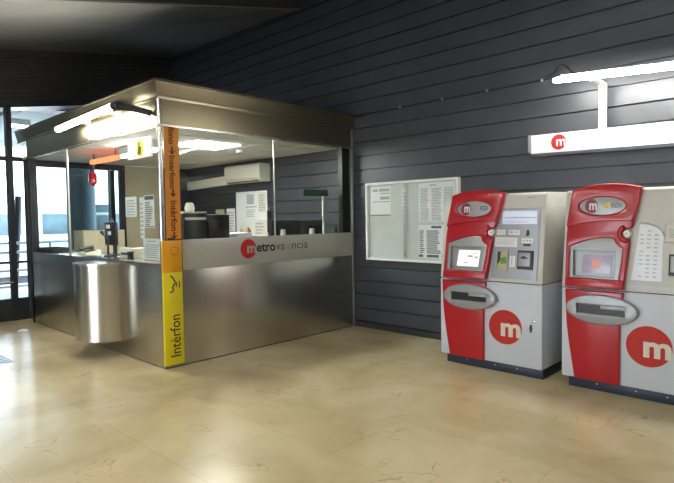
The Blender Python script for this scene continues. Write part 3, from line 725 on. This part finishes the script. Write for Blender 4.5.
b = MB(); b.tube([(hx + .088, hy - .022, hz_ - .062), (hx + .096, hy, hz_ - .064), (hx + .088, hy + .022, hz_ - .062)], .005, 8); b.build('mouth', 'ink_red', pe)
grow = lambda ch, d: [(p, [r + d for r in rr]) for p, rr in ch]
skin_mesh(grow(torso[:2] + arms, .014), 'shirt', 'shirt', pe, .014)
skin_mesh(grow([l for i, l in enumerate(legs) if i % 2 == 0], .012), 'trousers', 'fabric', pe, .014)
skin_mesh(grow([l for i, l in enumerate(legs) if i % 2 == 1], .004), 'shoes', 'black', pe, .012)

# ------------------------------------------------------------------ notice case on the slatted wall
nc = thing('notice_case', (.986, -.01, .99), 'white framed glass notice case on the slatted wall left of the machines', 'notice case')
X0, X1, Z0, Z1 = .275, 1.775, .998, 2.082
b = MB(); b.box(X0 + .01, X1 - .01, -.03, -.005, Z0 + .01, Z1 - .01); b.build('back_panel', 'board_back', nc)
b = MB(); b.plate([rect(X0, X1, Z0, Z1), rect(X0 + .032, X1 - .032, Z0 + .032, Z1 - .032)], .005, .078, FY(0), b=.004); b.build('frame', 'white', nc)
for (a0, a1, y) in ((X0 + .032, .965, -.058), (.935, X1 - .032, -.066)):
    g = MB().box(a0, a1, y - .004, y, Z0 + .032, Z1 - .032).build('glass_door', 'glass_case', nc, smooth=False)
    e = a1 if a0 < .5 else a0
    MB().box(e - .006, e + .006, y - .006, y + .001, Z0 + .032, Z1 - .032).build('edge_strip', 'alu', g)
b = MB(); b.tube([(.95, -.066, 1.09), (.95, -.095, 1.09)], .018, 16); b.box(.90, .99, -.082, -.07, 1.06, 1.075); b.build('lock', 'alu', nc)
CB = lambda u, v, w: (u + .03, -.0305 - w, v)
sheet('paper_notice', 'white notice with bold heading and red bottom line, upper left in the notice case', CB, .305, .665, 1.62, 2.02,
      [(0, 1, .0, .02, 2), (0, 1, .02, .045), (.12, .38, .84, .93), (.45, .95, .84, .94), (.5, .95, .75, .79), (.5, .95, .56, .66), (.1, .95, .47, .50)], ('paper', 'ink_soft', 'ink_red'))
rows = []
for c0, c1 in ((.04, .30), (.36, .64), (.70, .97)): rows += lines(22, .03, .88, c0, c1, .5, jit=.25)
sheet('paper_timetable', 'large printed timetable in columns, upper right in the notice case', CB, 1.135, 1.68, 1.53, 2.035, rows + [(.3, .5, .92, .95)], ('paper', 'ink_soft', 'ink_red'))
rows = [(.0, .12, .02, .10, 1), (.22, .55, .02, .10, 1), (.62, .85, .02, .10, 1), (.35, .62, .9, .97, 1)]
for c0, c1 in ((.02, .16), (.22, .62), (.7, .96)): rows += lines(12, .14, .86, c0, c1, .55, jit=.3)
sheet('paper_timetable', 'printed fares sheet with dark bottom blocks, lower right in the notice case', CB, 1.13, 1.69, 1.06, 1.49, rows, ('paper', 'ink', 'ink_red'))
sheet('paper_notice', 'pale grey empty sheet in the lower left of the notice case', CB, .29, .90, 1.05, 1.58, [], ('board_back', 'ink_soft', 'ink_red'))
sheet('paper_notice', 'small white slip at the upper middle of the notice case', CB, .86, .93, 1.70, 1.98, lines(5, slot=1), ('paper', 'ink_soft', 'ink_red'))

# ------------------------------------------------------------------ ticket machines
LK, LZ = .12, .93
def yl(z): return LK * max(0, z - LZ)
def arc3(p0, pm, p1, n=12):
    """smooth arc through three points (parabola in parameter)"""
    out = []
    for k in range(n + 1):
        s = k / n
        a = (1 - s) * (1 - 2 * s); bq = 4 * s * (1 - s); c = s * (2 * s - 1)
        out.append((a * p0[0] + bq * pm[0] + c * p1[0], a * p0[1] + bq * pm[1] + c * p1[1]))
    return out
def ticket_machine(x0, kind, label, W):
    y0 = -.877
    r = thing('ticket_machine', (x0, y0, 0), label, 'ticket machine', 'red and white ticket machines')
    def F(u, v, w): return (x0 + u, y0 + yl(v) - w, v)
    def gx(u, v): return .972 * u + .040 if kind == 1 else .95 * u + .024 - .041 * (v - .93)
    def G(u, v, w): return F(gx(u, v), v, w)
    def H(u, v, w): return F(u + .015 if kind == 1 else .95 * u + .018, v, w)
    def box(u0, u1, w0, w1, v0, v1, m=0, b_=0.):
        bm = MB(); bm.box(u0, u1, -w1, -w0, v0, v1, m, b_, fn=lambda u, y, v: (x0 + u, y0 + yl(v) + y, v)); return bm
    Dp = .80
    pl = MB().box(x0 + .05, x0 + W - .012, y0 + .05, y0 + Dp - .04, 0, .1, b=.003).build('plinth', 'plinth', r)
    for u in (.3, .62, .86):
        MB().lathe([(.006, 0), (.006, .004)], (x0 + u, y0 + .046, .06), 10, axis='y').build('bolt', 'alu', pl)
    MB().box(x0, x0 + W, y0, y0 + Dp, .10, .924, b=.012).build('lower_cabinet', 'cabinet', r)
    b = MB(); b.prism([(0, .93), (yl(1.80), 1.80), (yl(1.80) + .025, 1.822), (Dp, 1.835), (Dp, .93)], 0, W, lambda a, p, q: (x0 + a, y0 + p, q))
    bmesh.ops.bevel(b.bm, geom=list(b.bm.edges), offset=.012, segments=2, profile=.5, affect='EDGES')
    b.build('upper_cabinet', 'cab_cream', r)
    MB().box(x0 + .012, x0 + W - .012, y0 + .012, y0 + Dp - .012, .9235, .9305).build('joint', 'black', r)
    # upper red shell with the screen opening and the notch for the lock
    right = [(.547, .945), (.575, 1.17), (.597, 1.345)]
    notch = [(.577 + .042 * math.cos(a), 1.428 + .042 * math.sin(a)) for a in [math.radians(d) for d in range(-70, -291, -20)]]
    outer = [(.03, .945), (.545, .945)] + right[1:] + notch + [(.617, 1.48), (.66, 1.63)] + arc3((.704, 1.828), (.397, 1.868), (.097, 1.822), 16) + [(.062, 1.6), (.038, 1.394), (.03, 1.1)]
    hole = [(.063, 1.03), (.500, 1.024), (.528, 1.20), (.540, 1.30), (.505, 1.315), (.478, 1.345), (.462, 1.385)] + arc3((.45, 1.392), (.26, 1.372), (.07, 1.307), 10)[1:]
    sh = MB().plate([outer, hole], .0, .06, G, b=.012).build('red_shell', 'shell', r, angle=40)
    groove = arc3((.045, 1.487), (.31, 1.530), (.622, 1.535), 12)
    vis = groove + [(.66, 1.63)] + arc3((.70, 1.826), (.397, 1.866), (.10, 1.82), 16) + [(.062, 1.6)]
    ov = circle(.367, 1.671, .205, .082, 44)
    MB().plate([vis, ov], .05, .078, G, b=.010).build('visor', 'shell', sh, angle=40)
    box(gx(.03, .98), gx(.547, .98), .0, .072, .945, 1.028, 0, .014).build('ledge', 'shell', sh)
    # round bulge of the shell round the lock
    b = MB(); pts = [G(.577 + .06 * math.cos(a), 1.428 + .06 * math.sin(a), .055) for a in [math.radians(d) for d in range(100, 290, 15)]]
    b.tube(pts, [.006] + [.022] * (len(pts) - 2) + [.012], 12); b.build('lock_surround', 'shell', sh, angle=180)
    kn = MB(); kn.lathe([(.034, 0), (.034, .05), (.028, .058), (.012, .06)], (.577, 0, 1.428), 22, axis='y', fn=lambda u, y, v: G(u, v, y)); kn = kn.build('lock', 'white', r)
    MB().plate([circle(.577, 1.428, .006)], .06, .062, G).build('keyhole', 'black', kn)
    # oval name plate
    op = MB().plate([circle(.367, 1.671, .203, .080, 44)], .056, .066, G, b=.003).build('oval_plate', 'silver', sh)
    MB().plate([circle(.274, 1.671, .058, .064)], .066, .0675, G).build('logo_disc', 'maroon', op)
    MB().text('m', .255, .325, 1.635, 1.697, G, bold=.03, w=.0687).build('logo_letter', 'paper', op)
    if kind == 1:
        MB().text('v', .375, .415, 1.655, 1.70, G, bold=.02, w=.0675).build('lettering', 'orange', op)
        MB().text('FGV', .445, .535, 1.65, 1.70, G, bold=.02, w=.0675).build('lettering', 'plinth', op)
    else:
        MB().text('vi', .365, .44, 1.65, 1.71, G, bold=.03, w=.0675).build('lettering', 'gold', op)
        MB().text('FGV', .452, .54, 1.65, 1.69, G, w=.0675).build('lettering', 'plinth', op)
    # screen recess
    inn = [(.10, 1.045), (.462, 1.045), (.476, 1.275), (.10, 1.275)]
    rf = MB().plate([hole, inn], .018, .046, G, b=.004).build('screen_surround', 'silver', r, angle=40)
    MB().plate([[(.09, 1.035), (.49, 1.035), (.49, 1.285), (.09, 1.285)]], .001, .006, G).build('recess_back', 'silver', rf)
    b = MB().plate([[(.165, 1.068), (.425, 1.068), (.443, 1.238), (.185, 1.238)]], .006, .012, G, b=.002)
    if kind == 1:
        for q in ((.30, .36, 1.165, 1.185), (.38, .42, 1.155, 1.175), (.33, .42, 1.205, 1.212), (.25, .30, 1.10, 1.11)): b.quad(*q, G, 1, .0126)
        sc = b.build('touch_screen', ('screen', 'ink_soft'), rf)
    else:
        b.plate([circle(.30, 1.155, .042), circle(.308, 1.155, .022)], .0122, .013, G, 1)
        sc = b.build('touch_screen', ('screen_dark', 'screen_mark'), rf)
    # lower red panel
    low = [(.116, .106), (.517, .104), (.519, .645), (.547, .915)] + arc3((.547, .916), (.30, .918), (.026, .916), 4)[1:] + [(.031, .79), (.040, .60), (.066, .40)]
    lw = MB().plate([low], 0, .035, H, b=.012).build('red_lower_panel', 'shell', r, angle=40)
    # silver oval with the ticket slot
    hol = rect(.133, .548, .714, .795)
    el = MB().plate([circle(.345, .755, .315, .134, 48), hol], .0, .062, G, b=.014).build('ticket_tray', 'silver', r, angle=40)
    MB().plate([rect(.12, .56, .70, .81)], .028, .036, G).build('slot_back', 'slot', el)
    MB().plate([rect(.345, .548, .765, .795)], .036, .056, G, b=.003).build('slot_flap', 'facia', el)
    # big logo
    lc = MB().plate([circle(.758 if kind == 1 else .728, .476, .176, .174)], 0, .0025, F).build('logo_disc', 'logo_red2', r)
    du = 0 if kind == 1 else -.025
    MB().text('m', .713 + du, .922 + du, .383, .518, F, bold=.035, w=.0035).build('logo_letter', 'paper_warm', lc)
    # instrument side
    if kind == 1:
        pn = MB().plate([[(.60, .965), (1.082, .965), (1.090, 1.668), (.67, 1.668), (.62, 1.45)]], 0, .010, F, b=.003).build('instrument_panel', 'facia', r)
        ds = MB().plate([rect(.70, 1.06, 1.512, 1.642)], .010, .016, F, b=.002).build('display', 'display', pn)
        b = MB(); b.quad(.71, 1.05, 1.572, 1.58, F, 0, .0165); b.quad(.71, .98, 1.53, 1.536, F, 0, .0165); b.build('display_text', 'ink_soft', ds, smooth=False)
        def label_(u0, u1, v0, v1, rows):
            l = MB().plate([rect(u0, u1, v0, v1)], .010, .013, F, b=.001).build('label', 'white', pn)
            b = MB()
            for q in rows: b.quad(u0 + (u1 - u0) * q[0], u0 + (u1 - u0) * q[1], v0 + (v1 - v0) * q[2], v0 + (v1 - v0) * q[3], F, 0, .0135)
            b.build('print', 'ink_soft', l, smooth=False)
        label_(.645, .740, 1.405, 1.455, [(.1, .9, .45, .6)])
        label_(.775, .890, 1.405, 1.455, [(.1, .4, .3, .7), (.5, .9, .45, .6)])
        label_(.912, 1.025, 1.325, 1.375, [(.1, .3, .35, .65), (.4, .6, .35, .65), (.7, .9, .35, .65)])
        label_(.632, .870, 1.283, 1.378, [(.08, .9, .7, .76), (.08, .8, .5, .56), (.08, .85, .3, .36)])
        label_(.800, .858, 1.088, 1.195, [(.3, .5, .1, .9)])
        MB().plate([[(.955, 1.395), (.985, 1.395), (.985, 1.415), (1.0, 1.42), (.985, 1.43), (.985, 1.452), (.96, 1.452)]], .010, .013, F).build('coin_mark', 'black', pn)
        MB().plate([rect(.935, 1.005, 1.296, 1.316)], .010, .014, F).build('coin_slot', 'slot', pn)
        cr = MB().plate([rect(.648, .785, 1.04, 1.25), rect(.668, .772, 1.06, 1.235)], .010, .022, F, b=.003).build('coin_return', 'facia', pn)
        MB().plate([rect(.66, .78, 1.05, 1.24)], .0105, .012, F).build('coin_return_back', 'note', cr)
        MB().plate([[(.668, 1.10), (.70, 1.15), (.70, 1.235), (.668, 1.235)]], .012, .013, F).build('dark_inset', 'darkframe', cr)  # flat dark piece along the left of the coin return
        MB().plate([[(.70, 1.11), (.772, 1.12), (.772, 1.18), (.74, 1.185), (.70, 1.17)]], .012, .016, F).build('green_flap', 'green', cr)
        kd = MB().plate([rect(.885, 1.042, 1.068, 1.252)], .010, .026, F, b=.003).build('card_reader', 'darkframe', pn)
        MB().plate([rect(.902, 1.026, 1.10, 1.235)], .024, .05, F, b=.01).build('card_reader_cover', 'silver', kd)
        MB().plate([[(.93, 1.185), (.95, 1.20), (.975, 1.20), (.985, 1.187), (1.0, 1.187), (1.0, 1.175), (.93, 1.175)]], .05, .052, F).build('card_slot', 'slot', kd)
        b = MB()
        for q in range(5): b.quad(.945 + q * .018, .958 + q * .018, 1.765, 1.777, F, 0, .001)
        b.build('small_print', 'ink_soft', r, smooth=False)
    else:
        b = MB().plate([[(.585, 1.03), (.82, 1.03), (.82, 1.40), (.80, 1.45), (.765, 1.48), (.72, 1.50), (.637, 1.51)]], 0, .006, F, b=.002); random.seed(9)
        for q in range(12):
            v = 1.06 + q * .035
            for c in range(3):
                if random.random() < .75: b.quad(.635 + c * .055 + (v - 1.06) * .02, .635 + c * .055 + .03 + (v - 1.06) * .02, v, v + .012, F, 1, .0066)
        ps = b.build('fare_poster', ('poster', 'print_pale'), r)
        b = MB(); b.plate([[(.635, 1.525), (.70, 1.522), (.78, 1.485), (.83, 1.42), (.83, 1.40), (.82, 1.40), (.80, 1.455), (.765, 1.485), (.70, 1.507), (.637, 1.515)]], 0, .012, F); b.build('poster_rim', 'ink_soft', ps)
        hd = MB().plate([[(.835, 1.355), (1.08, 1.355), (1.08, 1.53), (.90, 1.53), (.835, 1.50)]], 0, .05, F, b=.014).build('hood', 'cab_cream', r, angle=40)
        b = MB(); 
        for q in range(4): b.quad(.86, 1.05, 1.40 + q * .02, 1.408 + q * .02, F, 0, .0506)
        b.build('print', 'ink_soft', hd, smooth=False)
        kd = MB().plate([rect(.865, 1.05, 1.085, 1.26)], 0, .02, F, b=.003).build('card_reader', 'darkframe', r)
        MB().plate([rect(.88, 1.035, 1.115, 1.245)], .018, .04, F, b=.008).build('card_reader_cover', 'silver', kd)
        MB().plate([[(.91, 1.19), (.935, 1.215), (.97, 1.20), (1.0, 1.19), (1.0, 1.18), (.91, 1.18)]], .04, .042, F).build('card_slot', 'slot', kd)
        MB().plate([rect(.56, 1.11, .96, 1.0)], 0, .012, F, b=.004).build('lower_lip', 'cabinet', r)
    # lock of the lower door
    lk = MB().plate([circle(1.026, .495, .013, .042)], 0, .006, F).build('door_handle', 'slot', r)
    MB().lathe([(.014, 0), (.014, .01), (.01, .012)], (x0 + 1.052, y0, .568), 14, axis='y', fn=lambda x, y, z: (x, 2 * y0 - y, z)).build('keyhole', 'chrome', lk)
    # loudspeaker holes on the side
    b = MB()
    for i in range(6):
        for j in range(5):
            b.lathe([(.007, 0), (.007, .0015)], (x0 + W - .0005, y0 + .34 + i * .03, 1.67 + j * .022), 8, axis='x')
    b.build('speaker_holes', 'ink_soft', r)
    return r
ticket_machine(2.033, 1, 'left red and white ticket machine with a bright screen and full instrument panel', 1.136)
ticket_machine(3.352, 2, 'right red and white ticket machine with a dim screen, cut off by the frame edge', 1.136)

# ------------------------------------------------------------------ light sign, tube lamp and cable over the machines
def tilt(x, y, z): return (x, y, z - (x - 2.7) * .017)
ls = thing('lightbox_sign', (3.9, -.08, 2.22), 'long white light box sign with a red m disc over the ticket machines', 'sign')
b = MB(); b.box(2.735, 5.6, -.15, -.04, 2.268, 2.468, b=.004, fn=tilt); b.build('diffuser', 'lightbox', ls)
b = MB(); b.box(2.69, 2.738, -.135, -.035, 2.285, 2.475, b=.006, fn=tilt); b.build('end_cap', 'facia', ls)
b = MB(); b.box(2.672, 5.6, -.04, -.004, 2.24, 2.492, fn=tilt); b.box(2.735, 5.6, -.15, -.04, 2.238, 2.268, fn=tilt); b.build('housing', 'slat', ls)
f = lambda u, v, w: tilt(u, -.15 - w, v)
d = MB().plate([circle(3.035, 2.372, .079, .081)], 0, .003, f).build('logo_disc', 'logo_red', ls)
MB().text('m', 3.012, 3.108, 2.330, 2.402, f, bold=.02, w=.0042).build('logo_letter', 'white', d)
tp = thing('wall_tube_lamp', (3.46, -.1, 2.45), 'bright fluorescent tube on a white bracket above the light box sign', 'lamp')
def tt(x): return 2.945 - (x - 3.1) * .066
b = MB(); b.tube([(3.10, -.45, tt(3.1)), (3.125, -.45, tt(3.12)), (4.70, -.45, tt(4.7))], [.018, .028, .028], 16); b.build('tube', 'tube', tp)
b = MB(); b.box(3.16, 4.68, -.435, -.38, .018, .05, b=.005, fn=lambda x, y, z: (x, y, z + tt(x))); b.build('batten', 'white', tp)
b = MB(); b.box(3.425, 3.50, -.135, -.105, 2.44, 2.905, b=.004); b.box(3.43, 3.495, -.42, -.105, 2.885, 2.91, b=.004); b.build('bracket', 'white', tp)
b = MB(); b.box(4.56, 4.63, -.135, -.105, 2.40, 2.86, b=.004); b.box(4.565, 4.625, -.42, -.105, 2.84, 2.865, b=.004); b.build('bracket', 'white', tp)
cb = thing('power_cable', (1.5, -.012, 3.075), 'thin grey cable clipped along the slatted wall from booth to tube lamp', 'cable')
pts = [(.07, -.02, 3.045), (.4, -.016, 3.07), (.86, -.014, 3.076), (1.52, -.014, 3.078), (2.14, -.014, 3.075), (2.8, -.014, 3.085), (2.93, -.03, 3.12), (3.0, -.08, 3.18), (3.10, -.2, 3.15), (3.2, -.36, 3.07), (3.28, -.40, 2.99)]
b = MB(); b.tube(pts, .010, 8); b.build('cable', 'base', cb)
for x in (.86, 1.52, 2.14, 2.8):
    b = MB(); b.box(x - .014, x + .014, -.028, -.004, 3.062, 3.094, b=.004); b.build('clip', 'facia', cb)

# ------------------------------------------------------------------ small things on the floor
b = MB(); b.box(-2.25, -1.66, -4.25, -4.05, .0005, .004)
for k in range(7): b.box(-2.2 + k * .08, -2.17 + k * .08, -4.23, -4.07, .004, .006, 1)
tag(b.build('floor_grate', ('alu', 'darkframe'), origin=(-1.95, -4.15, 0)), 'small grey metal plate let into the floor at the far left', 'grate')
b = MB(); b.faces([(-3.6, -3.47, .002), (-3.5, -3.36, .025), (-3.44, -3.38, .003), (-3.52, -3.5, .006), (-3.56, -3.42, .03)], [(0, 3, 4), (3, 2, 4), (2, 1, 4), (1, 0, 4)])
b.faces([(-3.6, -3.47, .0), (-3.5, -3.36, .0), (-3.44, -3.38, .0), (-3.52, -3.5, .0)], [(0, 1, 2, 3)])
tag(b.build('paper_scrap', 'paper', origin=(-3.52, -3.42, 0)), 'crumpled white paper scrap on the floor near the far booth post', 'paper')

# ------------------------------------------------------------------ added fill lamps, out of view, to brighten the floor
for i, (x, y) in enumerate(((1.2, -5.6), (4.6, -5.6), (8.0, -5.6), (1.2, -9.0), (4.6, -9.0), (8.0, -9.0))):
    z = cz(y) + .14
    t = thing('added_fill_lamp', (x, y, z - .1), 'added ceiling lamp out of view, brightening the floor', 'lamp', 'added fill lamps')
    b = MB(); b.box(x - .75, x + .75, y - .09, y + .09, z - .09, z - .02 if y > -6 else z, b=.006); b.build('housing', 'white', t)
    for s in (-.045, .045):
        b = MB(); b.tube([(x - .72, y + s, z - .105), (x + .72, y + s, z - .105)], .02, 10); b.build('tube', 'lamp_tube', t)

# ------------------------------------------------------------------ world and camera
w = bpy.data.worlds.new('sky'); S.world = w; w.use_nodes = True
N = w.node_tree.nodes; L = w.node_tree.links; bg = N['Background']
tc = N.new('ShaderNodeTexCoord'); sp = N.new('ShaderNodeSeparateXYZ'); L.new(tc.outputs['Generated'], sp.inputs[0])
rp = N.new('ShaderNodeValToRGB'); rp.color_ramp.elements[0].position = .0; rp.color_ramp.elements[0].color = (.82, .90, 1, 1); rp.color_ramp.elements[1].color = (.70, .84, 1, 1)
L.new(sp.outputs['Z'], rp.inputs['Fac']); L.new(rp.outputs['Color'], bg.inputs['Color']); bg.inputs['Strength'].default_value = 3.0

cam = bpy.data.cameras.new('camera'); co = bpy.data.objects.new('camera', cam); C.objects.link(co)
cam.sensor_width = 36; cam.lens = 541.923 / 674 * 36; cam.clip_start = .05; cam.clip_end = 200
p, r, y = -.0437115, -.014658, -.7612256
fw = Vector((math.sin(y) * math.cos(p), math.cos(y) * math.cos(p), math.sin(p)))
rt = Vector((math.cos(y), -math.sin(y), 0)); up = rt.cross(fw)
c_, s_ = math.cos(r), math.sin(r)
R1 = rt * c_ + up * s_; U1 = rt * -s_ + up * c_
mw = Matrix((R1, U1, -fw)).transposed().to_4x4(); mw.translation = (5.30733, -5.95344, 1.6)
co.matrix_world = mw
S.camera = co
S.view_settings.view_transform = 'Standard'; S.view_settings.look = 'None'; S.view_settings.gamma = 1; S.view_settings.exposure = 1.65
S.view_settings.use_curve_mapping = False
